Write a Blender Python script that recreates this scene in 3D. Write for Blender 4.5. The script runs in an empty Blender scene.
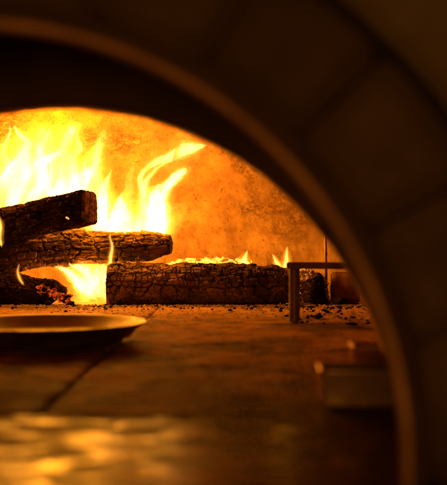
import bpy, bmesh, math, random
import numpy as np
from mathutils import Vector, Matrix

random.seed(7)
RNG = np.random.default_rng(11)
S = bpy.context.scene
C = S.collection
PI = math.pi

# ------------------------------------------------------------------ measures
F = 850.0            # focal length in photo pixels
H = 0.152            # eye height above the oven floor
def at(px, py, d):   # photo pixel at distance d -> place in the oven
    return Vector(((px - 223.5) * d / F, d, H - (py - 250.0) * d / F))

# ------------------------------------------------------------------ noise
def _hash(ix, iy, iz, s):
    with np.errstate(over='ignore'):
        n = (ix.astype(np.int64) * 374761393 + iy.astype(np.int64) * 668265263
             + iz.astype(np.int64) * 2147483647 + s * 144665) & 0xFFFFFFFF
        n = ((n ^ (n >> 13)) * 1274126177) & 0xFFFFFFFF
        n = ((n ^ (n >> 16)) * 2246822519) & 0xFFFFFFFF
        n = n ^ (n >> 15)
    return (n & 0xFFFFFF) / float(0xFFFFFF)

def vnoise(p, seed=0):
    p = np.asarray(p, float)
    i = np.floor(p); f = p - i; u = f * f * (3 - 2 * f)
    i = i.astype(np.int64); r = 0
    for dx in (0, 1):
        for dy in (0, 1):
            for dz in (0, 1):
                w = (u[:, 0] if dx else 1 - u[:, 0]) * (u[:, 1] if dy else 1 - u[:, 1]) * (u[:, 2] if dz else 1 - u[:, 2])
                r = r + w * _hash(i[:, 0] + dx, i[:, 1] + dy, i[:, 2] + dz, seed)
    return r * 2 - 1

def fbm(p, seed=0, oct=4):
    r = 0; a = 1.0; q = np.asarray(p, float)
    for k in range(oct):
        r = r + a * vnoise(q, seed + k * 17); q = q * 2.03; a *= 0.5
    return r

def cells(x, y, ny, seed, jit=0.75):
    """blocky cell pattern, periodic in y with ny cells: distance to the cell border and cell id"""
    ix = np.floor(x).astype(np.int64); iy = np.floor(y).astype(np.int64)
    f1 = np.full(x.shape, 9.0); f2 = np.full(x.shape, 9.0); cid = np.zeros(x.shape)
    for dx in (-2, -1, 0, 1, 2):
        for dy in (-2, -1, 0, 1, 2):
            cx = ix + dx; cy = iy + dy; cyp = np.mod(cy, ny)
            jx = _hash(cx, cyp, cx * 0, seed); jy = _hash(cx, cyp, cx * 0 + 5, seed)
            # half a cell of shift on every other row: brick like
            ox = cx + 0.5 + (jx - 0.5) * jit + 0.5 * (cyp % 2)
            oy = cy + 0.5 + (jy - 0.5) * jit
            ax = np.abs(x - ox); ay = np.abs(y - oy)
            d = 0.85 * np.maximum(ax, ay) + 0.15 * np.sqrt(ax * ax + ay * ay)
            new = d < f1
            f2 = np.where(new, f1, np.minimum(f2, d)); cid = np.where(new, _hash(cx, cyp, cx * 0 + 9, seed), cid)
            f1 = np.where(new, d, f1)
    return f2 - f1, cid

def sstep(a, b, x):
    t = np.clip((x - a) / (b - a), 0, 1); return t * t * (3 - 2 * t)

# ------------------------------------------------------------------ objects
def mesh_obj(name, verts, faces, mat, parent=None, smooth=True):
    me = bpy.data.meshes.new(name)
    verts = np.asarray(verts, np.float32)
    lens = np.array([len(f) for f in faces], np.int32)
    loops = np.fromiter((q for f in faces for q in f), np.int32, int(lens.sum()))
    me.vertices.add(len(verts)); me.vertices.foreach_set('co', verts.ravel())
    me.loops.add(len(loops)); me.loops.foreach_set('vertex_index', loops)
    me.polygons.add(len(lens)); me.polygons.foreach_set('loop_start', np.concatenate([[0], np.cumsum(lens)[:-1]]).astype(np.int32))
    me.update(calc_edges=True)
    if smooth:
        me.polygons.foreach_set('use_smooth', [True] * len(me.polygons))
    if mat: me.materials.append(mat)
    o = bpy.data.objects.new(name, me); C.objects.link(o)
    if parent: adopt(o, parent)
    return o

def adopt(o, parent):
    o.parent = parent
    o.matrix_parent_inverse = Matrix.Translation(parent.location).inverted() if parent.type == 'EMPTY' else Matrix.Identity(4)

def bm_obj(name, bm, mat, parent=None, smooth=True):
    me = bpy.data.meshes.new(name)
    bmesh.ops.recalc_face_normals(bm, faces=bm.faces)
    bm.to_mesh(me); bm.free()
    if smooth:
        me.polygons.foreach_set('use_smooth', [True] * len(me.polygons))
    if mat: me.materials.append(mat)
    o = bpy.data.objects.new(name, me); C.objects.link(o)
    if parent: adopt(o, parent)
    return o

def thing(name, label, cat, loc=(0, 0, 0), group=None):
    o = bpy.data.objects.new(name, None); C.objects.link(o)
    o.location = loc; o.empty_display_size = 0.05
    o['label'] = label; o['category'] = cat
    if group: o['group'] = group
    return o

def tag(o, label, cat, group=None):
    o['label'] = label; o['category'] = cat
    if group: o['group'] = group
    return o

# ------------------------------------------------------------------ materials
class NT:
    def __init__(s, name):
        s.m = bpy.data.materials.new(name); s.m.use_nodes = True
        s.n = s.m.node_tree.nodes; s.l = s.m.node_tree.links; s.n.clear()
        s.out = s.n.new('ShaderNodeOutputMaterial')
    def add(s, t, **kw):
        nd = s.n.new(t)
        for k, v in kw.items(): setattr(nd, k, v)
        return nd
    def link(s, a, b): s.l.new(a, b)
    def coord(s, scale=(1, 1, 1)):
        tc = s.add('ShaderNodeTexCoord'); mp = s.add('ShaderNodeMapping')
        mp.inputs['Scale'].default_value = scale
        s.link(tc.outputs['Object'], mp.inputs['Vector']); return mp.outputs['Vector']
    def noise(s, vec, scale, detail=6, rough=0.6, dist=0.0):
        nd = s.add('ShaderNodeTexNoise'); nd.inputs['Scale'].default_value = scale
        nd.inputs['Detail'].default_value = detail; nd.inputs['Roughness'].default_value = rough
        nd.inputs['Distortion'].default_value = dist
        s.link(vec, nd.inputs['Vector']); return nd.outputs['Fac']
    def ramp(s, fac, stops):
        r = s.add('ShaderNodeValToRGB'); el = r.color_ramp.elements
        while len(el) < len(stops): el.new(0.5)
        for e, (p, c) in zip(el, stops):
            e.position = p; e.color = (c, c, c, 1) if not isinstance(c, (tuple, list)) else (*c, 1)
        s.link(fac, r.inputs['Fac']); return r.outputs['Color']
    def mix(s, fac, a, b, mode='MIX'):
        m = s.add('ShaderNodeMix', data_type='RGBA', blend_type=mode)
        for sock, v in ((m.inputs[0], fac), (m.inputs[6], a), (m.inputs[7], b)):
            if isinstance(v, (int, float)): sock.default_value = v
            elif isinstance(v, tuple): sock.default_value = (*v, 1)
            else: s.link(v, sock)
        return m.outputs[2]
    def math(s, op, a, b):
        m = s.add('ShaderNodeMath', operation=op)
        for sock, v in ((m.inputs[0], a), (m.inputs[1], b)):
            if isinstance(v, (int, float)): sock.default_value = v
            else: s.link(v, sock)
        return m.outputs[0]
    def bsdf(s, col, rough=0.8, metal=0.0, bump=None, bstr=0.3, bdist=0.01, spec=0.3, emit=None, estr=0.0):
        b = s.add('ShaderNodeBsdfPrincipled')
        for nm, v in (('Base Color', col), ('Roughness', rough), ('Metallic', metal)):
            if isinstance(v, (int, float)): b.inputs[nm].default_value = v
            elif isinstance(v, tuple): b.inputs[nm].default_value = (*v, 1)
            else: s.link(v, b.inputs[nm])
        b.inputs['Specular IOR Level'].default_value = spec
        if bump is not None:
            bp = s.add('ShaderNodeBump'); bp.inputs['Strength'].default_value = bstr
            bp.inputs['Distance'].default_value = bdist
            s.link(bump, bp.inputs['Height']); s.link(bp.outputs['Normal'], b.inputs['Normal'])
        if emit is not None:
            if isinstance(emit, tuple): b.inputs['Emission Color'].default_value = (*emit, 1)
            else: s.link(emit, b.inputs['Emission Color'])
            if isinstance(estr, (int, float)): b.inputs['Emission Strength'].default_value = estr
            else: s.link(estr, b.inputs['Emission Strength'])
        s.link(b.outputs['BSDF'], s.out.inputs['Surface'])
        return s.m

def mat_dome():
    t = NT('oven_plaster'); v = t.coord()
    big = t.noise(v, 3.2, 5, 0.6, 0.4); mid = t.noise(v, 16, 8, 0.68, 0.3); fine = t.noise(v, 95, 6, 0.7)
    col = t.mix(t.ramp(mid, [(0.36, 0.0), (0.66, 1.0)]), (0.27, 0.14, 0.04), (0.47, 0.28, 0.09))
    col = t.mix(t.ramp(big, [(0.44, 0.0), (0.60, 0.65)]), col, (0.23, 0.11, 0.032))
    # soot specks and pits, gathered in patches
    patch = t.ramp(t.noise(v, 5.0, 3, 0.5, 0.2), [(0.50, 0.0), (0.66, 1.0)])
    spk = t.ramp(t.noise(v, 70, 8, 0.80, 0.0), [(0.52, 0.0), (0.60, 1.0)])
    spk2 = t.ramp(t.noise(v, 60, 5, 0.75, 0.0), [(0.61, 0.0), (0.67, 0.8)])
    s1 = t.math('MULTIPLY', spk, patch)
    s1 = t.math('MULTIPLY', s1, 0.95)
    run = t.ramp(t.noise(t.coord((13, 13, 2.2)), 1.0, 5, 0.6, 0.3), [(0.50, 0.0), (0.68, 0.5)])
    s1 = t.math('MAXIMUM', s1, run)                     # smoke stains running up the wall
    s1 = t.math('MAXIMUM', s1, t.math('MULTIPLY', spk2, 0.8))
    col = t.mix(s1, col, (0.10, 0.055, 0.03))
    h = t.math('ADD', t.math('MULTIPLY', mid, 0.8), t.math('MULTIPLY', fine, 0.45))
    pit = t.ramp(t.noise(v, 75, 7, 0.72, 0.1), [(0.50, 0.0), (0.62, 1.0)])
    h = t.math('SUBTRACT', h, t.math('MULTIPLY', s1, 0.5)); h = t.math('SUBTRACT', h, t.math('MULTIPLY', t.math('MULTIPLY', pit, patch), 0.9))
    return t.bsdf(col, 0.92, bump=h, bstr=0.75, bdist=0.011, spec=0.0)

def mat_floor():
    t = NT('fire_brick_floor'); v = t.coord()
    big = t.noise(v, 3.4, 6, 0.62, 0.6); mid = t.noise(v, 15, 8, 0.7, 0.5); fine = t.noise(v, 110, 6, 0.75)
    col = t.mix(t.ramp(mid, [(0.35, 0.0), (0.66, 1.0)]), (0.26, 0.11, 0.026), (0.64, 0.325, 0.08))
    st = t.ramp(big, [(0.46, 0.0), (0.56, 1.0)])
    col = t.mix(t.math('MULTIPLY', st, 0.75), col, (0.09, 0.036, 0.013))
    st2 = t.ramp(t.noise(v, 11, 5, 0.6, 1.0), [(0.54, 0.0), (0.62, 0.75)])
    col = t.mix(st2, col, (0.04, 0.019, 0.01))
    grit = t.ramp(fine, [(0.55, 0.0), (0.70, 0.8)])
    col = t.mix(grit, col, (0.40, 0.22, 0.09))
    # ash dust close to the fire, lightened further to paint in bounced light
    tc = t.add('ShaderNodeTexCoord'); sp = t.add('ShaderNodeSeparateXYZ'); t.link(tc.outputs['Object'], sp.inputs[0])
    yy = t.math('ADD', sp.outputs['Y'], t.math('MULTIPLY', t.noise(v, 7, 5, 0.6), 0.55))
    da = t.ramp(t.math('MULTIPLY', yy, 0.25), [(0.50, 0.0), (0.60, 0.85)])
    da = t.math('MULTIPLY', da, t.ramp(t.noise(v, 38, 6, 0.7), [(0.36, 0.25), (0.58, 1.0)]))
    col = t.mix(da, col, (0.62, 0.36, 0.15))
    h = t.math('ADD', t.math('MULTIPLY', mid, 1.0), t.math('MULTIPLY', fine, 0.5))
    rg = t.ramp(mid, [(0.3, 0.55), (0.7, 0.85)])
    return t.bsdf(col, rg, bump=h, bstr=0.8, bdist=0.010, spec=0.04)

def mat_slab():
    t = NT('polished_stone'); v = t.coord()
    n = t.noise(v, 60, 6, 0.7); m = t.noise(v, 9, 4, 0.5, 0.4)
    col = t.mix(t.ramp(n, [(0.4, 0.0), (0.62, 1.0)]), (0.07, 0.026, 0.007), (0.14, 0.055, 0.015))
    dirt = t.ramp(t.noise(t.coord((16, 34, 16)), 1.0, 5, 0.62, 0.8), [(0.42, 0.0), (0.58, 1.0)])
    m2 = t.noise(t.coord((14, 26, 14)), 1.0, 5, 0.6, 0.6)
    rg = t.math('ADD', t.ramp(m, [(0.35, 0.07), (0.65, 0.14)]), t.math('MULTIPLY', dirt, 0.40)); col = t.mix(t.math('MULTIPLY', dirt, 0.6), col, (0.07, 0.026, 0.008))
    tc = t.add('ShaderNodeTexCoord'); sp = t.add('ShaderNodeSeparateXYZ'); t.link(tc.outputs['Object'], sp.inputs[0])
    du = t.ramp(t.math('ADD', sp.outputs['Y'], t.math('MULTIPLY', t.noise(t.coord((7, 16, 7)), 1.0, 5, 0.65, 0.5), 0.34)), [(0.79, 0.0), (1.0, 1.0)])
    rg = t.math('ADD', rg, t.math('MULTIPLY', du, 0.30)); col = t.mix(du, col, (0.10, 0.036, 0.009))   # ash dust towards the fire
    b = t.bsdf(col, rg, bump=t.math('ADD', m2, t.math('MULTIPLY', n, 0.08)), bstr=0.20, bdist=0.006, spec=0.028)
    t.n.get('Principled BSDF').inputs['Specular Tint'].default_value = (1.0, 0.46, 0.16, 1)
    return b

def mat_stone(name, c1, c2, c3):
    t = NT(name); v = t.coord()
    n = t.noise(v, 14, 8, 0.7, 0.4); b = t.noise(v, 4, 4, 0.5); f = t.noise(v, 90, 5, 0.7)
    col = t.mix(t.ramp(n, [(0.36, 0.0), (0.66, 1.0)]), c1, c2)
    col = t.mix(t.ramp(b, [(0.42, 0.0), (0.64, 0.8)]), col, c3)
    return t.bsdf(col, 0.85, bump=t.math('ADD', n, t.math('MULTIPLY', f, 0.4)), bstr=0.5, bdist=0.008, spec=0.2)

def mat_soot():
    t = NT('soot_black_lining'); v = t.coord()
    n = t.noise(v, 30, 7, 0.7)
    col = t.mix(n, (0.04, 0.019, 0.008), (0.16, 0.075, 0.032))
    return t.bsdf(col, 0.95, bump=n, bstr=0.6, bdist=0.01, spec=0.0)

def mat_metal(name, c1, c2, rough=0.5, metal=0.8, sc=24, bst=0.15, spec=0.4):
    t = NT(name); v = t.coord()
    n = t.noise(v, sc, 7, 0.7, 0.3); f = t.noise(v, 160, 4, 0.6)
    col = t.mix(t.ramp(n, [(0.36, 0.0), (0.64, 1.0)]), c1, c2)
    rg = t.ramp(n, [(0.3, rough - 0.12), (0.7, rough + 0.15)])
    return t.bsdf(col, rg, metal, bump=t.math('ADD', n, t.math('MULTIPLY', f, 0.3)), bstr=bst, bdist=0.003, spec=spec)

def mat_char(name, c1, c2, c3, rough=0.85, ash=0.0):
    t = NT(name); v = t.coord()
    n = t.noise(v, 22, 7, 0.65, 0.4); f = t.noise(v, 130, 5, 0.7); b = t.noise(v, 7, 3, 0.5)
    col = t.mix(t.ramp(n, [(0.36, 0.0), (0.66, 1.0)]), c1, c2)
    col = t.mix(t.ramp(b, [(0.42, 0.0), (0.62, 0.85)]), col, c3)
    fl = t.math('MULTIPLY', t.ramp(t.noise(v, 75, 6, 0.75, 0.2), [(0.56, 0.0), (0.66, 1.0)]), ash)
    col = t.mix(fl, col, (0.52, 0.34, 0.19))            # flecks of ash on the char
    return t.bsdf(col, rough, bump=t.math('ADD', n, f), bstr=0.35, bdist=0.004, spec=0.0)

def mat_ember(name, lo, hi, smin, smax):
    t = NT(name); v = t.coord()
    n = t.noise(v, 46, 4, 0.6, 0.3); f = t.noise(v, 150, 4, 0.7)
    k = t.ramp(n, [(0.38, 0.0), (0.56, 1.0)])
    col = t.mix(k, lo, hi)
    est = t.math('ADD', t.math('MULTIPLY', k, smax - smin), smin)
    return t.bsdf(t.mix(t.ramp(t.noise(v, 24, 3, 0.5), [(0.45, 0.0), (0.55, 1.0)]), (0.03, 0.016, 0.008), (0.30, 0.15, 0.055)), 0.95, bump=f, bstr=0.5, bdist=0.004, spec=0.0, emit=col, estr=est)

def mat_flame(name, col, strength, streak=False):
    t = NT(name)
    e = t.add('ShaderNodeEmission'); e.inputs['Color'].default_value = (*col, 1)
    if streak:                                          # wisps: the burning gas is denser in upright streaks
        n = t.noise(t.coord((15, 15, 5)), 1.0, 2, 0.5, 0.6)
        t.link(t.math('MULTIPLY', t.ramp(n, [(0.36, 0.12), (0.62, 1.7)]), strength), e.inputs['Strength'])
    else: e.inputs['Strength'].default_value = strength
    t.link(e.outputs['Emission'], t.out.inputs['Volume'])
    return t.m

M_DOME = mat_dome(); M_FLOOR = mat_floor(); M_SLAB = mat_slab(); M_SOOT = mat_soot()
M_SOOTBRICK = mat_stone('sooty_brick', (0.20, 0.095, 0.035), (0.42, 0.21, 0.08), (0.14, 0.065, 0.025))
M_VOUS = mat_stone('dark_stone_block', (0.10, 0.046, 0.014), (0.19, 0.092, 0.03), (0.06, 0.028, 0.009))
M_WALL = mat_stone('front_wall_stone', (0.19, 0.105, 0.036), (0.30, 0.17, 0.06), (0.13, 0.07, 0.025))
M_RIM = mat_metal('copper_rim', (0.52, 0.21, 0.06), (0.86, 0.39, 0.125), 0.70, 0.25, 14, bst=0.0, spec=0.0)
M_IRON = mat_metal('sooty_iron', (0.14, 0.085, 0.045), (0.32, 0.19, 0.10), 0.45, 0.5)
M_PAN = mat_metal('black_iron_pan', (0.10, 0.040, 0.010), (0.24, 0.098, 0.025), 0.42, 0.4, spec=0.1)
M_TIN = mat_metal('dull_tin', (0.60, 0.30, 0.09), (0.76, 0.40, 0.125), 0.30, 0.45)
M_CHAR = mat_char('charred_bark', (0.14, 0.075, 0.036), (0.35, 0.205, 0.105), (0.055, 0.030, 0.015), ash=0.9)
M_CHAR2 = mat_char('dark_charred_wood', (0.018, 0.009, 0.0045), (0.07, 0.033, 0.014), (0.03, 0.015, 0.007), 0.6, 0.45)
def mat_end():
    t = NT('scorched_end_grain'); v = t.coord((95, 95, 12)); n = t.noise(v, 1.0, 4, 0.6, 0.6); b = t.noise(t.coord(), 30, 5, 0.6)
    col = t.mix(t.ramp(n, [(0.46, 0.0), (0.66, 1.0)]), (0.035, 0.013, 0.004), (0.20, 0.085, 0.028))  # tan grain streaks also paint in the bright highlights of the sawn end
    col = t.mix(t.ramp(b, [(0.45, 0.0), (0.60, 0.9)]), col, (0.016, 0.007, 0.003))
    return t.bsdf(col, 0.9, bump=n, bstr=0.6, bdist=0.004, spec=0.0)
M_END = mat_end()
M_COAL = mat_char('charcoal', (0.012, 0.009, 0.007), (0.04, 0.026, 0.018), (0.02, 0.014, 0.01), 0.8)
M_ASH = mat_char('pale_ash', (0.26, 0.18, 0.11), (0.50, 0.38, 0.26), (0.32, 0.22, 0.14), 0.95)
M_BRICK = mat_stone('worn_fire_brick', (0.14, 0.055, 0.025), (0.24, 0.11, 0.05), (0.08, 0.035, 0.018))
M_EMB = mat_ember('glowing_embers', (1.0, 0.20, 0.01), (1.0, 0.50, 0.05), 0.25, 2.2)
M_SPOT = mat_ember('hot_ember', (1.0, 0.30, 0.03), (1.0, 0.50, 0.09), 0.8, 2.0)
FL = (1.0, 0.60, 0.17)
M_FL_OUT = mat_flame('flame_veil', (1.0, 0.31, 0.020), 3.6)
M_FL_MID = mat_flame('flame_body', (1.0, 0.35, 0.040), 24.0, True)
M_FL_IN = mat_flame('flame_core', (1.0, 0.43, 0.095), 140.0, True)
M_SM_OUT = mat_flame('small_flame_veil', (1.0, 0.30, 0.015), 8.0)
M_SM_MID = mat_flame('small_flame_body', (1.0, 0.42, 0.04), 40.0)
M_SM_IN = mat_flame('small_flame_core', (1.0, 0.55, 0.10), 130.0)

# ------------------------------------------------------------------ the setting
# oven floor: worn fire brick slabs with open joints, one sheet of slabs over mortar
def build_floor():
    bm = bmesh.new()
    xs = [-1.525, -0.775, -0.176, 0.424, 1.024]; ys = [0.786, 1.775, 2.98]
    g = 0.005
    V = []; Fc = []
    for i in range(len(xs) - 1):
        for j in range(len(ys) - 1):
            x0, x1, y0, y1 = xs[i] + g / 2, xs[i + 1] - g / 2, ys[j] + g / 2, ys[j + 1] - g / 2
            dz = random.uniform(-0.0012, 0.0012)
            near = (i in (1, 2))
            nx, ny = (110, 190) if near else (24, 40)
            gx = np.linspace(x0, x1, nx); gy = np.linspace(y0, y1, ny)
            X, Y = np.meshgrid(gx, gy, indexing='ij')
            p = np.stack([X.ravel(), Y.ravel(), np.zeros(X.size)], 1)
            z = 0.0022 * fbm(p * 9, 3, 3) + 0.0014 * fbm(p * 40, 5, 3)
            edge = np.minimum(np.minimum(p[:, 0] - x0, x1 - p[:, 0]), np.minimum(p[:, 1] - y0, y1 - p[:, 1]))
            z = z + dz - 0.005 * (1 - sstep(0.0, 0.008 , edge)) * (0.7 + 0.5 * vnoise(p * 55, 9))
            z = z - 0.002
            b = len(V); V += [(a, c, d) for a, c, d in zip(p[:, 0], p[:, 1], z)]
            for a in range(nx - 1):
                for c in range(ny - 1):
                    q = b + a * ny + c; Fc.append((q, q + ny, q + ny + 1, q + 1))
            # sides down to the mortar
            ring = [a * ny for a in range(nx)] + [(nx - 1) * ny + c for c in range(1, ny)] + \
                   [a * ny + ny - 1 for a in range(nx - 2, -1, -1)] + [c for c in range(ny - 2, 0, -1)]
            b2 = len(V)
            for q in ring: V.append((V[b + q][0], V[b + q][1], -0.03))
            for k in range(len(ring)):
                k2 = (k + 1) % len(ring); Fc.append((b + ring[k], b2 + k, b2 + k2, b + ring[k2]))
    b = len(V)
    V += [(-1.54, 0.786, -0.014), (1.05, 0.786, -0.014), (1.05, 2.99, -0.014), (-1.54, 2.99, -0.014)]
    Fc.append((b, b + 1, b + 2, b + 3))
    o = mesh_obj('floor', V, Fc, M_FLOOR); o['kind'] = 'structure'; bm.free()
build_floor()

bm = bmesh.new()
bmesh.ops.create_cube(bm, size=1, matrix=Matrix.Translation((0, 0.04, -0.02)) @ Matrix.Diagonal((3.0, 1.484, 0.04, 1)))
bmesh.ops.bevel(bm, geom=[e for e in bm.edges], offset=0.002, segments=2, affect='EDGES')
o = bm_obj('counter', bm, M_SLAB, smooth=False); o['kind'] = 'structure'

# ------------------------------------------------------------------ the oven
oven = thing('pizza_oven', 'dark stone wood fired oven with copper rimmed arched mouth, fire glowing inside', 'oven', (-0.143, 0.546, 0))
AX, AZ = -0.1623, 0.0164
def arc_pts(cx, cz, r, n=120):
    """arch outline from right foot to left foot; stilted when its centre is above the floor"""
    pts = []
    if cz >= 0:
        for k in range(4): pts.append((cx + r, cz * k / 4))
        for k in range(n + 1):
            a = PI * k / n; pts.append((cx + r * math.cos(a), cz + r * math.sin(a)))
        for k in range(3, -1, -1): pts.append((cx - r, cz * k / 4))
    else:
        a0 = math.asin(-cz / r)
        m = n + 8
        for k in range(m + 1):
            a = a0 + (PI - 2 * a0) * k / m; pts.append((cx + r * math.cos(a), cz + r * math.sin(a)))
    return pts

def loft(name, rings, mat, parent, closed=True, noise_amp=0.0, smooth=True):
    """rings: list of (list of (x,z), y). Sweeps a profile whose stations are rings."""
    n = len(rings[0][0]); V = []; Fc = []
    for pts, y in rings:
        for x, z in pts: V.append((x, y, z))
    m = len(rings)
    rng = range(m) if closed else range(m - 1)
    for i in rng:
        j = (i + 1) % m
        for k in range(n - 1):
            Fc.append((i * n + k, i * n + k + 1, j * n + k + 1, j * n + k))
    if closed:
        Fc.append([i * n for i in range(m)]); Fc.append([i * n + n - 1 for i in range(m)][::-1])
    V = np.array(V)
    if noise_amp:
        d = noise_amp * np.stack([fbm(V * 30 + 5, 1, 3), 0.6 * fbm(V * 30 + 9, 2, 3), fbm(V * 30 + 14, 3, 3)], 1)
        d[:, 2] *= (V[:, 2] > 0.004); V = V + d
    bm = bmesh.new()
    vs = [bm.verts.new(v) for v in V]
    for f in Fc: bm.faces.new([vs[q] for q in f])
    return bm_obj(name, bm, mat, parent, smooth)

# copper rim: a rolled bead
prof_r = [(0.2797 + 0.0033 * math.cos(2 * PI * k / 22), 0.544 - 0.0075 * math.sin(2 * PI * k / 22)) for k in range(22)]
loft('rim', [(arc_pts(AX, AZ, r), y) for r, y in prof_r], M_RIM, oven)
# sooty throat, rim to inner arch; flare invented to keep it out of firelight
IX, IZ, IR, IY = -0.1888, -0.0704, 0.3865, 0.95
inner = arc_pts(IX, IZ, IR); inner_o = arc_pts(IX, IZ, IR + 0.05)
outer = arc_pts(AX, AZ, 0.2835); outer_o = arc_pts(AX, AZ, 0.350)
def lerp(a, b, t): return [(p[0] * (1 - t) + q[0] * t, p[1] * (1 - t) + q[1] * t) for p, q in zip(a, b)]
wide = arc_pts(AX, AZ, 0.43); wide_o = arc_pts(AX, AZ, 0.47)
loft('flared_throat', [(outer, 0.5470), (arc_pts(AX, AZ, 0.2935), 0.551), (arc_pts(AX, AZ, 0.340), 0.625), (wide, 0.72), (wide, 0.9485), (wide_o, 0.9485), (wide_o, 0.70), (outer_o, 0.6120), (arc_pts(AX, AZ, 0.2955), 0.5575), (arc_pts(AX, AZ, 0.2845), 0.5500)], M_SOOT, oven, noise_amp=0.0012)
# stone blocks of the arch
def voussoir(a0, a1, k):
    r0, r1 = 0.2985, 0.3720
    y0, y1 = 0.546 + random.uniform(-0.004, 0.004), 0.61
    na, nr, ny = 10, 7, 6
    g = 0.004; tu = random.uniform(-0.010, 0.010); tv = random.uniform(-0.008, 0.006)
    bm = bmesh.new()
    def P(u, v, w):
        r = r0 + (r1 - r0) * v; da = g / r / 2
        a = (a0 + da) + (a1 - a0 - 2 * da) * u
        return Vector((AX + r * math.cos(a), y0 + (tu * (u - 0.5) + tv * (v - 0.5)) * (1 - w) + (y1 - y0) * w, max(0.0, AZ + r * math.sin(a))))
    bmesh.ops.create_cube(bm, size=1)
    for v in bm.verts: v.co += Vector((0.5, 0.5, 0.5))
    bmesh.ops.bevel(bm, geom=[e for e in bm.edges], offset=0.055, segments=3, affect='EDGES')
    bmesh.ops.subdivide_edges(bm, edges=bm.edges[:], cuts=3, use_grid_fill=True)
    for v in bm.verts:
        c = v.co.copy()
        # keep bevels narrow in real measure
        p = P(c.x, c.y, c.z)
        v.co = p
    pts = np.array([v.co[:] for v in bm.verts]); d = 0.0022 * fbm(pts * 34 + k * 7, 4, 3)
    for v, q in zip(bm.verts, d):
        if v.co.z > 0.004: v.co.y += q; v.co.x += q * 0.5
    return bm_obj('stone_block', bm, M_VOUS, oven)
step = math.radians(14.9); a = math.radians(14.8)
bounds = [math.radians(-3.2)]
while a < math.radians(172): bounds.append(a); a += step
bounds.append(math.radians(183.2))
for k in range(len(bounds) - 1): voussoir(bounds[k], bounds[k + 1], k)
# mass behind the blocks and the wall around them
loft('arch_backing', [(arc_pts(AX, AZ, 0.474), 0.703), (arc_pts(AX, AZ, 1.05), 0.703), (arc_pts(AX, AZ, 1.05), 0.80), (arc_pts(AX, AZ, 0.474), 0.80)], M_SOOT, oven, smooth=False)
loft('front_wall', [(arc_pts(AX, AZ, 0.387), 0.610), (arc_pts(AX, AZ, 0.387), 0.566), (arc_pts(AX, AZ, 0.395), 0.556), (arc_pts(AX, AZ, 1.1), 0.556), (arc_pts(AX, AZ, 1.1), 0.700), (arc_pts(AX, AZ, 0.48), 0.700)], M_WALL, oven, smooth=False)
# dome
def build_dome():
    cx, cy, R, HZ = -0.25, 1.65, 1.2, 0.80
    nl, nt = 260, 110; V = []; Fc = []
    for j in range(nt + 1):
        e = (PI / 2) * j / nt
        for i in range(nl):
            t = 2 * PI * i / nl
            V.append((cx + R * math.cos(e) * math.cos(t), cy + R * math.cos(e) * math.sin(t), HZ * math.sin(e)))
    for j in range(nt):
        for i in range(nl):
            i2 = (i + 1) % nl; Fc.append((j * nl + i, (j + 1) * nl + i, (j + 1) * nl + i2, j * nl + i2))
    V = np.array(V); N = (V - np.array([cx, cy, 0])) / np.array([R, R, HZ]) ; N /= np.linalg.norm(N, axis=1)[:, None] + 1e-9
    d = 0.012 * fbm(V * 5, 21, 3) + 0.0035 * fbm(V * 26, 23, 3)
    V = V - N * d[:, None]; V[:nl, 2] = -0.02
    bm = bmesh.new(); vs = [bm.verts.new(v) for v in V]
    for f in Fc:
        try: bm.faces.new([vs[q] for q in f])
        except ValueError: pass
    bmesh.ops.remove_doubles(bm, verts=bm.verts[:], dist=1e-5)
    bmesh.ops.bisect_plane(bm, geom=bm.verts[:] + bm.edges[:] + bm.faces[:], plane_co=(0, 0.975, 0), plane_no=(0, -1, 0), clear_outer=True)
    o = bm_obj('dome', bm, M_DOME, oven)
    md = o.modifiers.new('thickness', 'SOLIDIFY'); md.thickness = 0.07; md.offset = 1
    return o
dome = build_dome()
big = arc_pts(IX, IZ, 1.32)
loft('inner_arch', [(inner, 0.953), (lerp(inner, big, 0.004), 0.949), (lerp(inner, big, 0.06), 0.949), (lerp(inner, big, 0.25), 0.949), (big, 0.949), (big, 0.99), (lerp(inner, big, 0.06), 0.99), (inner, 0.99)], M_SOOTBRICK, oven, noise_amp=0.0016)
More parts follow.
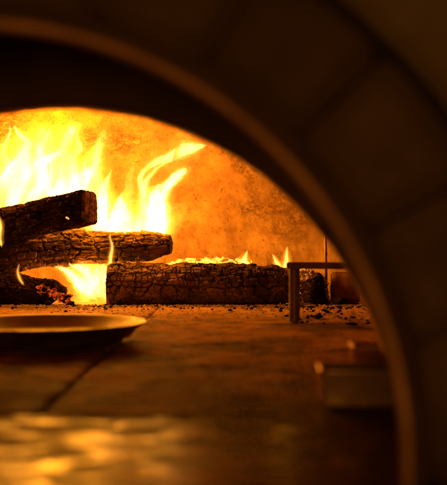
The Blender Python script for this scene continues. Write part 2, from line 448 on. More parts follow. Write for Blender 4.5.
# ------------------------------------------------------------------ logs
def make_log(name, p0, p1, r0, r1, seed, mat, cell=0.024, depth=0.009, sq=0.0, nu=420, nv=260, aspect=1.0,
             lump=0.08, parent=None, capmat=None, end_taper=0.0, cap_tilt=0.0, roll=0.0, width=0.15, jit=0.55, grain=0.0007, minor=0.62, keep=0.25, warp0=0.26, bend=0.007):
    p0 = np.array(p0, float); p1 = np.array(p1, float); ax = p1 - p0; L = np.linalg.norm(ax); ax /= L
    up = np.array([0, 0, 1.0]); sx = np.cross(ax, up); sx /= np.linalg.norm(sx); sz = np.cross(sx, ax)
    nc = 26                                              # rings of each cut end
    u = np.concatenate([np.zeros(nc), np.linspace(0, 1, nu), np.ones(nc)])
    rr = np.concatenate([np.linspace(0.02, 0.96, nc), np.ones(nu), np.linspace(0.96, 0.02, nc)])
    cap = np.concatenate([-np.ones(nc), np.zeros(nu), np.ones(nc)])
    th = np.linspace(0, 2 * PI, nv, endpoint=False)
    U, T = np.meshgrid(u, th, indexing='ij'); RR = np.repeat(rr[:, None], nv, 1); CAP = np.repeat(cap[:, None], nv, 1)
    U = U.ravel(); T = T.ravel(); RR = RR.ravel(); CAP = CAP.ravel()
    rad = r0 + (r1 - r0) * U
    ct, st = np.cos(T + roll), np.sin(T + roll)
    if sq > 0:                                           # split timber: squarish section
        pw = 2 + 6 * sq; k = (np.abs(ct) ** pw + np.abs(st) ** pw) ** (-1 / pw); rad = rad * (1 - sq * 0.1 + (k - 1) * 0.9)
    q = np.stack([U * L / r0 * 0.6, np.cos(T) * 0.9, np.sin(T) * 0.9], 1)
    rad = rad * (1 + lump * fbm(q * 1.3 + seed * 3.1, seed, 3))
    if end_taper: rad = rad * (1 - end_taper * sstep(0.80, 1.0, U) ** 1.5)
    # rounded worn ends
    en = np.minimum(U, 1 - U) * L
    rad = rad * (1 - 0.10 * (1 - sstep(0, 0.010, en)))
    # alligator cracks
    ny = max(4, int(round(2 * PI * r0 / cell / aspect))); ny += ny % 2
    wx = warp0 * fbm(q * 4.0 + 11, seed + 31, 3); wy = warp0 * fbm(q * 4.0 + 23, seed + 37, 3)
    def cracks(sz, asp, sd, warp, wd):
        n = max(4, int(round(2 * PI * r0 / sz / asp))); n += n % 2
        f, cid = cells(U * L / sz + wx * warp, np.mod(T / (2 * PI) * n + wy * warp, n), n, sd, jit)
        wid = np.maximum(wd * (1 + 0.9 * fbm(q * 2.2 + 7, sd + 3, 2)), 0.02)
        return 1 - sstep(wid * 0.25, wid, f), cid
    c1, id1 = cracks(cell * 2.1, aspect, seed, 0.8, width * 0.62)
    c2, id2 = cracks(cell, aspect * 1.1, seed + 8, 1.0, width)
    fine = sstep(-0.35, 0.25, fbm(q * 1.7 + 31, seed + 51, 2))       # parts of the bark are less cracked
    gr = np.stack([U * L * 22, np.cos(T) * r0 * 210, np.sin(T) * r0 * 210], 1)
    h = -depth * c1 * (0.9 + 0.4 * vnoise(q * 3 + 3, seed + 5)) - depth * minor * c2 * (keep + (1 - keep) * fine)
    h = np.maximum(h, -depth * 1.25)
    h = h + (id1 - 0.5) * depth * 0.40 + (id2 - 0.5) * depth * 0.22 + 0.0012 * fbm(q * 9, seed + 61, 4) + grain * fbm(gr, seed + 67, 3)
    rad = rad + h * (CAP == 0)
    R = rad * RR
    # end faces: rough, cracked along radii
    eb = 0.0022 * fbm(np.stack([R * ct * 30, R * st * 110, CAP * 7 + seed], 1), seed + 71, 4)
    along = U * L + (CAP != 0) * (eb * np.sign(CAP + 1e-9) + np.sign(CAP) * (0.003 * (1 - RR ** 2)))
    along = along + cap_tilt * R * st * sstep(0.7, 1.0, U)
    bx = bend * fbm(np.stack([U * 2.2 + seed, U * 0 + 1.3, U * 0], 1), seed + 81, 2); bz = bend * fbm(np.stack([U * 2.2 + seed, U * 0 + 7.3, U * 0], 1), seed + 83, 2)
    V = p0[None] + bx[:, None] * sx[None] + bz[:, None] * sz[None] + along[:, None] * ax[None] + (R * ct)[:, None] * sx[None] + (R * st)[:, None] * sz[None]
    nr = len(u); Fc = []
    idx = np.arange(nr * nv).reshape(nr, nv); nx = np.roll(idx, -1, 1)
    Fc = np.stack([idx[:-1].ravel(), nx[:-1].ravel(), nx[1:].ravel(), idx[1:].ravel()], 1).tolist()
    Fc.append(idx[0].tolist()[::-1] and idx[0].tolist()); Fc.append(idx[-1].tolist()[::-1])
    base = Vector(((p0 + p1) / 2).tolist())
    body = None
    if capmat is None:
        o = mesh_obj(name, V, Fc, mat, parent)
        return o
    # bark body and end face as parts of the log
    Fa = [q for q in Fc if len(q) == 4]
    ca = cap.astype(int)
    fi = np.repeat(np.arange(nr - 1), nv)
    side = [Fa[k] for k in range(len(Fa)) if fi[k] < nc + nu]
    endf = [Fa[k] for k in range(len(Fa)) if fi[k] >= nc + nu] + [Fc[-1]]
    side.append(Fc[-2])
    def sub(nm, fs, m):
        used = sorted({v for q in fs for v in q}); mp = {v: k for k, v in enumerate(used)}
        return mesh_obj(nm, V[used], [[mp[v] for v in q] for q in fs], m, parent)
    sub('charred_bark', side, mat); sub('cut_end', endf, capmat)

lA = make_log('log', at(108, 284.5, 2.40), at(292, 286.5, 2.42), 0.0645, 0.058, 3, M_CHAR, bend=0.0035, end_taper=0.22, cell=0.0205, depth=0.016, lump=0.08, minor=0.75, keep=0.45, aspect=0.85, width=0.115, jit=0.6, warp0=0.26, grain=0.0016)
tag(lA, 'thick charred log lying flat on the oven floor, its bark cracked into small square blocks', 'log', 'burning logs')
lB = make_log('log', at(-14, 255, 2.52), at(171, 246, 2.44), 0.057, 0.041, 8, M_CHAR, cell=0.032, depth=0.015, lump=0.10, end_taper=0.35, aspect=0.7, grain=0.0018, jit=0.5, warp0=0.2, minor=0.5)
tag(lB, 'middle charred log lying across the others, right end rounded, under the tilted dark log', 'log', 'burning logs')
logC = thing('log', 'topmost dark log, tilted, with its flat sawn end turned to the right', 'log', at(40, 236, 2.36), 'burning logs')
make_log('log', at(-42, 233, 2.50), at(89, 206, 2.33), 0.051, 0.050, 14, M_CHAR2, cell=0.046, depth=0.010, sq=0.6, lump=0.035, parent=logC, capmat=M_END, aspect=0.36, roll=0.2, cap_tilt=0.12, grain=0.0022)
lD = make_log('log', at(-30, 284, 2.40), at(66, 293, 2.40), 0.050, 0.034, 21, M_CHAR2, cell=0.030, depth=0.010, lump=0.16, end_taper=0.5)
tag(lD, 'short burnt-through log at the lower left, its ragged end glowing red', 'log', 'burning logs')
# ------------------------------------------------------------------ lumps, embers, ash
_TPL = {}
def lump_shape(sub, seed, rough):
    """a rough faceted lump of unit size (vertices, faces)"""
    key = (sub, seed, rough)
    if key not in _TPL:
        b = bmesh.new(); bmesh.ops.create_icosphere(b, subdivisions=sub, radius=1)
        q = np.array([v.co[:] for v in b.verts]); fs = np.array([[v.index for v in f.verts] for f in b.faces]); b.free()
        q = q * (1 + rough * fbm(q * 1.3 + seed * 5.7, seed, 3))[:, None]
        for k in range(5):
            n = np.array([random.gauss(0, 1) for _ in range(3)]); n /= np.linalg.norm(n); h = random.uniform(0.55, 0.8)
            q = q - np.clip(q @ n - h, 0, None)[:, None] * n
        _TPL[key] = (q, fs)
    return _TPL[key]
def lump_arr(c, r, seed, sub=2, flat=0.75, rough=0.35):
    q, fs = lump_shape(sub, seed, rough)
    q = q * np.array([r * random.uniform(0.8, 1.4), r * random.uniform(0.8, 1.2), r * flat])
    a = random.uniform(0, PI); ca, sa = math.cos(a), math.sin(a)
    q = np.stack([q[:, 0] * ca - q[:, 1] * sa, q[:, 0] * sa + q[:, 1] * ca, q[:, 2]], 1) + np.array(tuple(c))
    q[:, 2] = np.maximum(q[:, 2], 0); return q, fs
def lumps_obj(name, arrs, mat, parent=None):
    V = []; Fs = []; b = 0
    for q, fs in arrs: V.append(q); Fs.append(fs + b); b += len(q)
    return mesh_obj(name, np.concatenate(V), np.concatenate(Fs).tolist(), mat, parent, smooth=False)

def heap(name, pts, mat, sub=2):
    o = lumps_obj(name, [lump_arr(c, r, k % 24, sub) for k, (c, r) in enumerate(pts)], mat)
    o['kind'] = 'stuff'; return o

# one glowing crack in the topmost log
sp = [lump_arr(at(67.5 + dx, 218 + dz, 2.306), r, k, 2, 1.1, 0.6) for k, (dx, dz, r) in enumerate(((0, 0, 0.0036), (1.2, 1.0, 0.0024), (-1.0, -0.6, 0.0022)))]
lumps_obj('ember_spot', sp, M_SPOT, logC)
pts = []
for _ in range(1900):                                    # bed of embers heaped behind the long log
    x = random.uniform(-0.30, 0.23); y = random.gauss(2.58, 0.05)
    if y < 2.49: continue
    top = 0.128 * sstep(-0.40, -0.1, np.array(x)) * (1 - 0.55 * sstep(0.02, 0.22, np.array(x))) * math.exp(-((y - 2.58) / 0.11) ** 2)
    z = float(top) * random.uniform(0.80, 1.0) if random.random() < 0.7 else float(top) * random.random()
    pts.append(((x, y, z), random.uniform(0.0035, 0.0095)))
heap('embers', pts, M_EMB)
tag(bpy.data.objects['embers'], 'bed of glowing yellow embers heaped behind the long log', 'embers')
pts = []
for _ in range(170):                                     # embers at the burnt-through end
    t = random.random() * 0.72
    c = at(38 + 46 * t, 288 + 16 * t + random.uniform(-4, 5), 2.36 + random.uniform(-0.01, 0.05))
    pts.append(((c.x, c.y, max(c.z, 0.004)), random.uniform(0.003, 0.009)))
t = NT('dull_red_embers'); v = t.coord(); n = t.noise(v, 60, 4, 0.6, 0.3)
k = t.ramp(n, [(0.46, 0.0), (0.64, 1.0)])
M_RED = t.bsdf((0.028, 0.013, 0.007), 0.9, spec=0.0, emit=(1.0, 0.10, 0.004), estr=t.math('MULTIPLY', k, 0.85))
o = heap('red_coals', pts, M_RED)
tag(o, 'small red glowing coals spilling from the short burnt log', 'coals')
pts = []
for _ in range(800):                                    # pale ash heap to the right of the long log
    x = random.uniform(0.205, 0.30); y = random.uniform(2.42, 2.56)
    top = 0.10 * (1 - 0.6 * abs(x - 0.24) / 0.06 * 0.5) * sstep(2.40, 2.47, np.array(y))
    pts.append(((x, y, float(top) * random.random() ** 0.7), random.uniform(0.0025, 0.008)))
o = heap('ash_heap', pts, M_ASH); tag(o, 'small heap of pale crumbly ash beside the right end of the long log', 'ash')
pts = []
for _ in range(1500):                                   # crumbs over the floor near the fire
    y = 1.75 + 0.62 * random.random() ** 0.6; x = random.uniform(-0.75, 0.55)
    if random.random() < 0.25: x = random.uniform(0.12, 0.42)
    pts.append(((x, y, 0.0), random.choice([0.0014, 0.0018, 0.0025, 0.0035]) * random.uniform(0.7, 1.2)))
for _ in range(2600):                                   # drifts of ash against the foot of the logs
    x = random.uniform(-0.75, 0.50); k = 0.5 + 0.5 * math.sin(x * 23) * math.sin(x * 9.1 + 1)
    y = 2.345 - abs(random.gauss(0, 0.03 + 0.06 * k))
    pts.append(((x, y, 0.0), random.choice([0.0012, 0.0018, 0.0026, 0.004]) * random.uniform(0.7, 1.3)))
o = heap('ash_crumbs', pts, M_ASH, 1); tag(o, 'loose ash and grit scattered over the oven floor before the logs', 'ash')
pts = []
for _ in range(320):
    x = random.uniform(-0.75, 0.45); y = 2.34 - 0.10 * abs(random.gauss(0, 1))
    if random.random() < 0.35: x = random.uniform(0.14, 0.42); y = random.uniform(1.75, 2.3)
    pts.append(((x, y, 0.001), random.choice([0.002, 0.003, 0.0045, 0.006]) * random.uniform(0.7, 1.2)))
o = heap('charcoal_crumbs', pts, M_COAL, 1); tag(o, 'black charcoal crumbs strewn along the foot of the logs', 'charcoal')

def coal(px, py, d, r, label, flat=0.7, rough=0.35, group='charcoal lumps'):
    c = at(px, py, d); c.z = r * flat * 0.62
    o = lumps_obj('charcoal_lump', [lump_arr(c, r, random.randint(30, 60), 4, flat, rough)], M_COAL); tag(o, label, 'charcoal', group)
st = make_log('charcoal_lump', at(320.5, 306, 2.40), at(319, 274, 2.44), 0.021, 0.015, 33, M_COAL, cell=0.026, depth=0.004, lump=0.25, nu=150, nv=130, end_taper=0.55)
tag(st, 'large upright charcoal lump under the iron bar, in front of the ash heap', 'charcoal', 'charcoal lumps')
coal(338, 300, 2.36, 0.018, 'charcoal lump at the foot of the leaning brick')
coal(319, 318, 1.90, 0.012, 'flat charcoal flake just right of the iron post', 0.4)
coal(353, 326, 1.72, 0.013, 'charcoal flake nearest the arch edge on the right', 0.3)
coal(71, 303, 2.33, 0.011, 'small charcoal lump below the flame between the logs')
coal(48, 303, 2.33, 0.014, 'rounded charcoal lump under the short burnt log')
coal(17, 304, 2.32, 0.010, 'pebble of charcoal at the far left foot of the logs')
# ------------------------------------------------------------------ iron grate, rod, brick
def bev_box(bm, dims, M, off=0.002, seg=2):
    g = bmesh.ops.create_cube(bm, size=1, matrix=M @ Matrix.Diagonal((*dims, 1)))
    es = {e for v in g['verts'] for e in v.link_edges}
    bmesh.ops.bevel(bm, geom=list(es), offset=off, segments=seg, affect='EDGES')
def rod_bm(bm, p0, p1, r, n=28):
    p0 = Vector(p0); p1 = Vector(p1); ax = p1 - p0
    M = Matrix.Translation((p0 + p1) / 2) @ ax.to_track_quat('Z', 'Y').to_matrix().to_4x4()
    bmesh.ops.create_cone(bm, cap_ends=True, segments=n, radius1=r, radius2=r, depth=ax.length, matrix=M)

grate = thing('log_grate', 'low iron log guard, a flat bar on a round post standing right of the logs', 'log guard', (0.15, 1.80, 0))
bm = bmesh.new()
# bar with a mitred left end
bl = [(0.131, 1.775), (0.149, 1.865), (0.60, 1.665), (0.575, 1.565)]
lo = [bm.verts.new((x, y, 0.1130)) for x, y in bl]; hi = [bm.verts.new((x, y, 0.1262)) for x, y in bl]
bm.faces.new(lo[::-1]); bm.faces.new(hi)
for k in range(4): bm.faces.new((lo[k], lo[(k + 1) % 4], hi[(k + 1) % 4], hi[k]))
bmesh.ops.bevel(bm, geom=bm.edges[:], offset=0.0016, segments=2, affect='EDGES')
bm_obj('bar', bm, M_IRON, grate, smooth=False)
for x, y in ((0.1505, 1.805), (0.56, 1.64)):
    bm = bmesh.new(); rod_bm(bm, (x, y, 0.0), (x, y, 0.1128), 0.0117)
    bmesh.ops.bevel(bm, geom=[e for e in bm.edges if abs((e.verts[0].co - e.verts[1].co).z) < 1e-4 and e.calc_face_angle(0) > 1], offset=0.001, segments=2, affect='EDGES')
    p = bm_obj('post', bm, M_IRON, grate)
    md = p.modifiers.new('edge', 'EDGE_SPLIT'); md.split_angle = 0.6

bm = bmesh.new(); rod_bm(bm, (0.300, 2.475, 0.0), (0.303, 2.555, 0.40), 0.0040, 14)
o = bm_obj('iron_rod', bm, M_IRON); tag(o, 'thin upright iron rod leaning on the oven wall behind the bar', 'rod')

bm = bmesh.new()
bev_box(bm, (0.085, 0.05, 0.088), Matrix.Translation((0.352, 2.455, 0.044)) @ Matrix.Rotation(math.radians(-10), 4, 'Z'), 0.005, 3)
bmesh.ops.subdivide_edges(bm, edges=bm.edges[:], cuts=5, use_grid_fill=True)
pp = np.array([v.co[:] for v in bm.verts]); dd = 0.003 * fbm(pp * 30, 77, 3)
for v, q in zip(bm.verts, dd):
    if v.co.z > 0.003: v.co.x += q; v.co.y += q
o = bm_obj('fire_brick', bm, M_BRICK); tag(o, 'worn reddish brick standing against the oven wall beside the big charcoal lump', 'brick')

# ------------------------------------------------------------------ pan
pan = thing('pan', 'round black iron pizza pan with low flared rim, on the oven floor before the fire', 'pan', (-0.295, 1.40, 0))
def lathe(name, prof, c, mat, parent, n=160):
    V = []; Fc = []; m = len(prof)
    for r, z in prof:
        for k in range(n):
            a = 2 * PI * k / n; V.append((c[0] + r * math.cos(a), c[1] + r * math.sin(a), c[2] + z))
    for i in range(m - 1):
        for k in range(n):
            k2 = (k + 1) % n; Fc.append((i * n + k, i * n + k2, (i + 1) * n + k2, (i + 1) * n + k))
    Fc.append(list(range(n))[::-1]); Fc.append([(m - 1) * n + k for k in range(n)])
    bm = bmesh.new(); vs = [bm.verts.new(v) for v in V]
    for f in Fc: bm.faces.new([vs[q] for q in f])
    return bm_obj(name, bm, mat, parent)
pc = (-0.295, 1.40, 0.0)
lathe('pan_body', [(0.118, 0.000), (0.124, 0.0015), (0.130, 0.006), (0.158, 0.0270), (0.1645, 0.0305), (0.1675, 0.0325), (0.168, 0.0335), (0.1672, 0.0345), (0.1635, 0.0332),
                   (0.156, 0.0292), (0.130, 0.0150), (0.122, 0.0118), (0.110, 0.0110), (0.02, 0.0110)], pc, M_PAN, pan)
cr = []                                                 # crumbs burnt on along the near rim
for k in range(46):
    a = -PI / 2 + random.gauss(0, 0.55); r = random.uniform(0.1655, 0.1675)
    cr.append(lump_arr((pc[0] + r * math.cos(a), pc[1] + r * math.sin(a), 0.0342), random.uniform(0.0008, 0.0018), k % 24, 1))
o = lumps_obj('burnt_crumbs', cr, M_ASH, pan); o['kind'] = 'stuff'

# ------------------------------------------------------------------ tin box
def tin(label, ox, oy, W, D, hh, yaw):
    box = thing('metal_tin', label, 'tin', (ox + W / 2, oy + D / 2, 0), 'metal tins')
    ex = Vector((math.cos(yaw), -math.sin(yaw), 0)); ey = Vector((math.sin(yaw), math.cos(yaw), 0)); o0 = Vector((ox, oy, 0))
    rc, th = 0.007, 0.0016
    def outline(ins, z):
        P = []; r = max(rc - ins, 0.001)
        for cx, cy, a0 in ((W - rc, D - rc, 0), (rc, D - rc, PI / 2), (rc, rc, PI), (W - rc, rc, 1.5 * PI)):
            for k in range(7):
                a = a0 + PI / 2 * k / 6; P.append(o0 + ex * (cx + r * math.cos(a)) + ey * (cy + r * math.sin(a)) + Vector((0, 0, z)))
        return P
    rings = [outline(0.003, 0), outline(0.0005, 0.001), outline(0, 0.004), outline(0, hh - 0.004), outline(-0.0014, hh - 0.0032), outline(-0.0022, hh - 0.0016), outline(-0.0014, hh), outline(th, hh - 0.0004),
             outline(th, 0.004), outline(th + 0.003, 0.002)]
    bm = bmesh.new(); vs = [[bm.verts.new(p) for p in r] for r in rings]; n = len(vs[0])
    for i in range(len(vs) - 1):
        for k in range(n): bm.faces.new((vs[i][k], vs[i][(k + 1) % n], vs[i + 1][(k + 1) % n], vs[i + 1][k]))
    bm.faces.new(vs[0][::-1]); bm.faces.new(vs[-1])
    bm_obj('tin_body', bm, M_TIN, box)
    bm = bmesh.new()                                    # dark lid sunk into the top
    M = Matrix.Translation(o0 + ex * W / 2 + ey * D / 2 + Vector((0, 0, hh - 0.0060))) @ Matrix.Rotation(-yaw, 4, 'Z')
    bev_box(bm, (W - 0.0042, D - 0.0042, 0.004), M, 0.001, 2)
    bm_obj('lid', bm, M_SOOT, box)
tin('nearer of two small dull metal tins just inside the mouth by the right jamb', 0.0955, 0.822, 0.086, 0.056, 0.036, math.radians(2))
tin('small dark metal tin half hidden behind the nearer one, beside the right jamb', 0.154, 1.000, 0.080, 0.060, 0.0385, math.radians(3))

# ------------------------------------------------------------------ flames
def catmull(P, n):
    P = [np.array(p, float) for p in P]; P = [2 * P[0] - P[1]] + P + [2 * P[-1] - P[-2]]
    out = []
    for i in range(1, len(P) - 2):
        for k in range(n):
            t = k / n
            out.append(0.5 * (2 * P[i] + (P[i + 1] - P[i - 1]) * t + (2 * P[i - 1] - 5 * P[i] + 4 * P[i + 1] - P[i + 2]) * t * t + (3 * P[i] - P[i - 1] - 3 * P[i + 1] + P[i + 2]) * t ** 3))
    out.append(P[-2]); return np.array(out)
def tongue(pts, d, parent, seed, wide=1.0, core=0.5, mat_o=None, mat_i=None, name='flame_tongue', dd=0.0, deep=1.0, fat=1.0, small=False):
    """pts: (px, py, half width in px) from root to tip"""
    K = catmull(pts, 14); n = len(K); sec = 20
    s = np.linspace(0, 1, n)
    ctr = np.array([at(x, y, d + dd * t)[:] for (x, y, w), t in zip(K, s)])
    ctr[:, 1] += 0.02 * vnoise(np.stack([s * 3, s * 0 + seed, s * 0], 1), seed)
    w = np.maximum(K[:, 2] * fat, 0.25) * d / F
    ang = 2 * PI * np.arange(sec) / sec
    gi, gk = np.meshgrid(s, ang, indexing='ij'); gi = gi.ravel(); gk = gk.ravel(); Ln = max(1.0, np.hypot(*(K[-1] - K[0])[:2]) / 26.0)
    def wobble(sd):                                     # ragged, torn edges that differ from shell to shell
        a = vnoise(np.stack([gi * 4.0 * Ln + sd, np.cos(gk) * 1.2 + 9, np.sin(gk) * 1.2], 1), sd)
        b = vnoise(np.stack([gi * 11.0 * Ln + sd, np.cos(gk) * 1.2 + 4, np.sin(gk) * 1.2], 1), sd + 5)
        return (1 + 0.30 * a + 0.17 * b).reshape(n, sec)
    lat = 1.2 * vnoise(np.stack([s * 2.2 * Ln + seed, s * 0 + 2, s * 0], 1), seed + 2) * np.minimum(K[:, 2], 5) * 0.30
    ctr[:, 0] += lat * d / F
    w = w * (0.12 + 0.88 * sstep(0.0, 0.16, s))
    def skin(nm, sc, mat, par):
        WOB = 1 + (wobble(seed + int(sc * 100)) - 1) / max(1.0, sc)
        V = []; Fc = []
        for i in range(n):
            tg = ctr[min(i + 1, n - 1)] - ctr[max(i - 1, 0)]; tg /= np.linalg.norm(tg) + 1e-9
            sx = np.cross(np.array([0, 1.0, 0]), tg); sx /= np.linalg.norm(sx) + 1e-9
            sy = np.cross(tg, sx)
            for k in range(sec):
                a = 2 * PI * k / sec
                wob = WOB[i, k]
                p = ctr[i] + sx * w[i] * sc * math.cos(a) * wob + sy * min(w[i], 0.035) * deep * sc * math.sin(a) * wob
                V.append(p)
        for i in range(n - 1):
            for k in range(sec):
                k2 = (k + 1) % sec; Fc.append((i * sec + k, i * sec + k2, (i + 1) * sec + k2, (i + 1) * sec + k))
        Fc.append(list(range(sec))[::-1]); Fc.append([(n - 1) * sec + k for k in range(sec)])
        bm = bmesh.new(); vs = [bm.verts.new(v) for v in V]
        for f in Fc: bm.faces.new([vs[q] for q in f])
        return bm_obj(nm, bm, mat, par)
    m = (M_SM_OUT, M_SM_MID, M_SM_IN) if small else (M_FL_OUT, M_FL_MID, M_FL_IN)
    o = skin(name, 1.7 if small else 2.0, m[0], parent)
    skin('flame_sheath', 1.4, m[0], o)
    skin('flame_body', 0.95, m[1], o)
    if core: skin('flame_core', core, m[2], o)
    return o

fire = thing('fire', 'tall yellow white blaze rising behind the stacked logs at the left', 'fire', at(50, 250, 2.55), 'flames')
T = [
    ([(-12, 222, 14), (-4, 194, 15), (8, 178, 11), (22, 160, 9), (28, 145, 6), (18, 132, 2.5), (12, 122, 0.3)], 2.50),
    ([(4, 218, 13), (16, 192, 10), (28, 172, 8), (38, 150, 6), (48, 132, 4), (60, 114, 1)], 2.53),
    ([(22, 220, 13), (34, 198, 9), (38, 180, 6), (40, 164, 7), (52, 156, 4.5), (64, 150, 1)], 2.50),
    ([(48, 218, 13), (60, 192, 10), (64, 168, 8), (66, 146, 8), (70, 127, 7.5), (75, 113, 4.5), (80, 100, 0.5)], 2.53),
    ([(66, 214, 13), (76, 190, 12), (82, 176, 10), (93, 167, 7), (98, 152, 4.5), (100, 137, 1)], 2.50),
    ([(72, 212, 10), (75, 184, 9), (72, 160, 7), (78, 146, 4.5), (77, 130, 0.5)], 2.53),
    ([(94, 240, 13), (98, 220, 12), (102, 200, 8), (106, 186, 4.5), (111, 170, 0.5)], 2.50),
    ([(110, 241, 14), (114, 224, 11), (118, 208, 6), (123, 193, 0.5)], 2.50),
    ([(126, 241, 10), (128, 224, 8), (124, 208, 5), (121, 196, 0.4)], 2.53),
    ([(139, 241, 8), (137, 227, 6), (141, 213, 3), (139, 203, 0.3)], 2.51),
    ([(-10, 196, 16), (4, 160, 12), (18, 130, 8), (32, 104, 2)], 2.56),
    ([(30, 205, 18), (46, 160, 12), (44, 124, 7), (52, 98, 2)], 2.56),
    ([(84, 215, 13), (94, 186, 8), (92, 160, 5), (104, 140, 4), (102, 124, 0.6)], 2.56),
    ([(118, 240, 14), (124, 214, 8), (130, 192, 4.5), (129, 174, 2.4), (136, 158, 0.5)], 2.56),
    ([(-14, 205, 22), (14, 198, 24), (40, 190, 18), (52, 176, 6)], 2.57),
    ([(44, 205, 22), (66, 190, 22), (86, 182, 16), (98, 170, 5)], 2.57),
    ([(92, 240, 20), (106, 226, 18), (120, 214, 10), (126, 204, 2)], 2.56),
    ([(128, 242, 16), (140, 232, 14), (150, 220, 9), (150, 206, 2)], 2.54),
    ([(20, 200, 14), (26, 168, 11), (18, 142, 8), (24, 118, 5), (22, 102, 1)], 2.55),
    ([(56, 200, 14), (58, 166, 10), (54, 138, 8), (60, 116, 5), (66, 100, 1)], 2.55),
    ([(40, 200, 8), (45, 170, 6), (38, 142, 5), (43, 120, 4), (49, 103, 1)], 2.52),
    ([(0, 190, 5), (8, 168, 4), (4, 150, 3), (10, 134, 1.6), (8, 122, 0.3)], 2.47),
    ([(84, 200, 5), (88, 182, 3.6), (85, 166, 2.4), (90, 150, 0.3)], 2.47),
    ([(52, 204, 6), (48, 184, 4), (52, 166, 2.6), (47, 150, 0.3)], 2.47),
    ([(104, 232, 5), (108, 214, 3), (105, 200, 2), (109, 188, 0.3)], 2.47),
    ([(130, 236, 5), (133, 220, 3), (130, 208, 1.8), (133, 196, 0.3)], 2.48),
]
for k, (p, d) in enumerate(T): tongue(p, d, fire, 40 + k, fat=1.32, core=0.55 if d < 2.545 else 0)
bird = thing('flame', 'wind bent white flame off the right end of the middle log, forked at its tip', 'flame', at(160, 238, 2.52), 'flames')
tongue([(158, 246, 8), (159, 228, 12), (156, 212, 13), (155, 199, 10), (161, 190, 7), (170, 182, 5), (178, 175, 5), (186, 171, 4), (194, 166, 0.4)], 2.50, bird, 81, core=0.68, fat=1.15)
tongue([(151, 236, 6), (145, 212, 4.5), (141, 194, 3.6), (141, 178, 3.2), (147, 167, 3.4), (158, 161, 5), (170, 157, 6), (183, 151, 7), (196, 148, 5), (207, 146, 0.5)], 2.52, bird, 82, core=0.62, fat=1.3)
tongue([(164, 246, 6), (168, 228, 5), (167, 208, 3.2), (164, 194, 0.4)], 2.51, bird, 83, core=0.5)
tongue([(148, 240, 8), (148, 222, 7), (150, 204, 5), (146, 188, 2.6), (150, 172, 0.4)], 2.53, bird, 84, core=0.5)
tongue([(156, 244, 12), (162, 222, 13), (164, 204, 10), (168, 190, 7), (178, 180, 5), (184, 172, 1)], 2.54, bird, 86, core=0.5, fat=0.8)
tongue([(146, 240, 10), (144, 218, 8), (142, 200, 6), (146, 184, 5), (154, 172, 3), (166, 164, 1)], 2.54, bird, 87, core=0.45)
tongue([(152, 206, 4), (158, 196, 4), (166, 188, 3), (172, 177, 2), (178, 168, 0.3)], 2.48, bird, 85, core=0.5)
gap = thing('flame', 'white hot flame filling the gap beneath the middle log, left of the long log', 'flame', at(90, 300, 2.48), 'flames')
for k, (p, d) in enumerate((
    ([(103, 303, 3), (99, 290, 9), (94, 281, 11), (88, 273, 9), (80, 267, 6), (70, 264, 2)], 2.48),
    ([(98, 302, 5), (88, 290, 8), (78, 280, 8), (68, 272, 5.5), (58, 267, 3), (50, 264, 0.5)], 2.50),
    ([(106, 302, 4), (105, 290, 6), (103, 279, 7.5), (101, 270, 6), (104, 264, 2)], 2.47),
    ([(90, 300, 3), (92, 288, 6), (97, 280, 6), (96, 271, 4.5), (99, 264, 1)], 2.45),
    ([(82, 294, 3), (76, 284, 4), (72, 276, 3.6), (62, 268, 2.4), (54, 266, 0.4)], 2.44),
    ([(92, 304, 5), (84, 296, 8), (92, 284, 14), (94, 270, 15), (90, 260, 7)], 2.57))):
    tongue(p, d, gap, 90 + k, core=0.62 if k < 5 else 0)
tongue([(104, 290, 2.2), (105, 280, 3.0), (107, 270, 3.0), (109.5, 259, 2.6), (111.5, 247, 2.0), (109.5, 238, 1.4), (110, 232, 0.3)], 2.365, gap, 97, core=0.6, small=True)
for px, py, pp_, lab in (
    (20, 286, [(25, 286, 0.9), (21, 279, 1.9), (18.5, 271, 1.5), (20.5, 263, 0.3)], 'little curled flame licking over the short burnt log'),
    (1, 238, [(1, 248, 1.6), (0, 238, 3.0), (-1, 226, 2.8), (1, 214, 0.4)], 'narrow flame at the left edge beside the tilted log'),
    (245, 266, [(245, 274, 5), (245, 265, 5.4), (246, 257, 3), (247.5, 250, 0.3)], 'small stubby flame behind the long log at mid length'),
    (279, 268, [(281, 276, 5), (278, 266, 4.2), (274.5, 259, 2.4), (272, 254, 0.3)], 'left tip of the paired small flames by the iron bar'),
    (288, 268, [(286, 276, 5), (287, 264, 4.2), (287.5, 254, 2.4), (287, 246, 0.3)], 'taller right one of the paired small flames by the iron bar')):
    d = 2.335 if px < 30 else 2.50
    th_ = thing('flame', lab, 'flame', at(px, py, d), 'flames')
    tongue(pp_, d, th_, int(px) + 3, core=0.55, small=True)

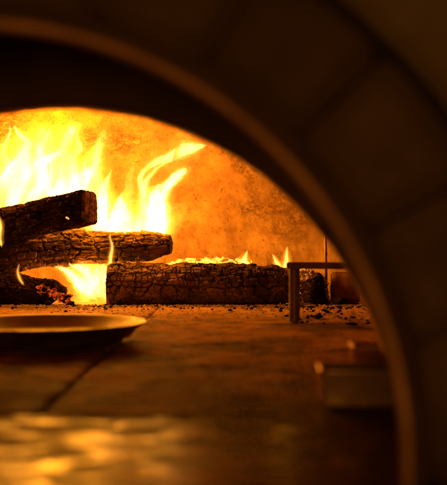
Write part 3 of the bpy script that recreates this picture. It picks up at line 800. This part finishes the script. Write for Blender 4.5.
# ------------------------------------------------------------------ light
FIRE = (1.0, 0.35, 0.011)
def lamp(name, p, power, r, col=FIRE):
    l = bpy.data.lights.new(name, 'POINT'); l.energy = power; l.color = col; l.shadow_soft_size = r
    o = bpy.data.objects.new(name, l); C.objects.link(o); o.location = p; return o
lamp('fire_light', at(20, 178, 2.42), 7.0, 0.12)
lamp('fire_light', at(64, 150, 2.42), 7.0, 0.12)
lamp('fire_light', at(62, 128, 2.50), 4.0, 0.08)
lamp('fire_light', at(104, 205, 2.44), 3.2, 0.07)
lamp('flame_light', at(155, 205, 2.45), 3.4, 0.06)
lamp('gap_light', at(92, 278, 2.44), 0.9, 0.04)
lamp('small_flame_light', at(282, 255, 2.50), 0.8, 0.02)
# dim room lamp outside, low behind the camera, placed to reach tins and throat
l = bpy.data.lights.new('room_lamp', 'AREA'); l.energy = 4.0; l.size = 0.5; l.color = (1.0, 0.51, 0.10)
o = bpy.data.objects.new('room_lamp', l); C.objects.link(o); o.location = (-0.12, -0.9, 0.16)
o.rotation_euler = (Vector((0.1, 0.55, 0.2)) - Vector(o.location)).to_track_quat('-Z', 'Y').to_euler()

w = bpy.data.worlds.new('World'); S.world = w; w.use_nodes = True
bg = w.node_tree.nodes.get('Background') or w.node_tree.nodes.new('ShaderNodeBackground')
bg.inputs['Color'].default_value = (1.0, 0.5, 0.15, 1); bg.inputs['Strength'].default_value = 0.03

# ------------------------------------------------------------------ camera
cd = bpy.data.cameras.new('camera'); cam = bpy.data.objects.new('camera', cd); C.objects.link(cam)
cam.location = (0, 0, H); cam.rotation_euler = (PI / 2, 0, 0)
cd.sensor_fit = 'HORIZONTAL'; cd.sensor_width = 36; cd.lens = 36 * F / 447
cd.shift_y = 7.5 / 447; cd.clip_start = 0.02; cd.clip_end = 50
cd.dof.use_dof = True; cd.dof.focus_distance = 2.36; cd.dof.aperture_fstop = cd.lens / 1000 / 0.0141
S.camera = cam
S.view_settings.view_transform = 'Standard'; S.view_settings.look = 'None'; S.view_settings.exposure = 0; S.view_settings.gamma = 1
cy = S.cycles
cy.max_bounces = 6; cy.diffuse_bounces = 4; cy.glossy_bounces = 3; cy.volume_bounces = 0; cy.transparent_max_bounces = 64
cy.sample_clamp_indirect = 4.0; cy.caustics_reflective = False; cy.caustics_refractive = False
cy.volume_step_rate = 8.0; cy.use_adaptive_sampling = True; cy.adaptive_threshold = 0.035; cy.adaptive_min_samples = 24; cy.use_denoising = True
try: cy.denoiser = 'OPENIMAGEDENOISE'
except Exception: pass
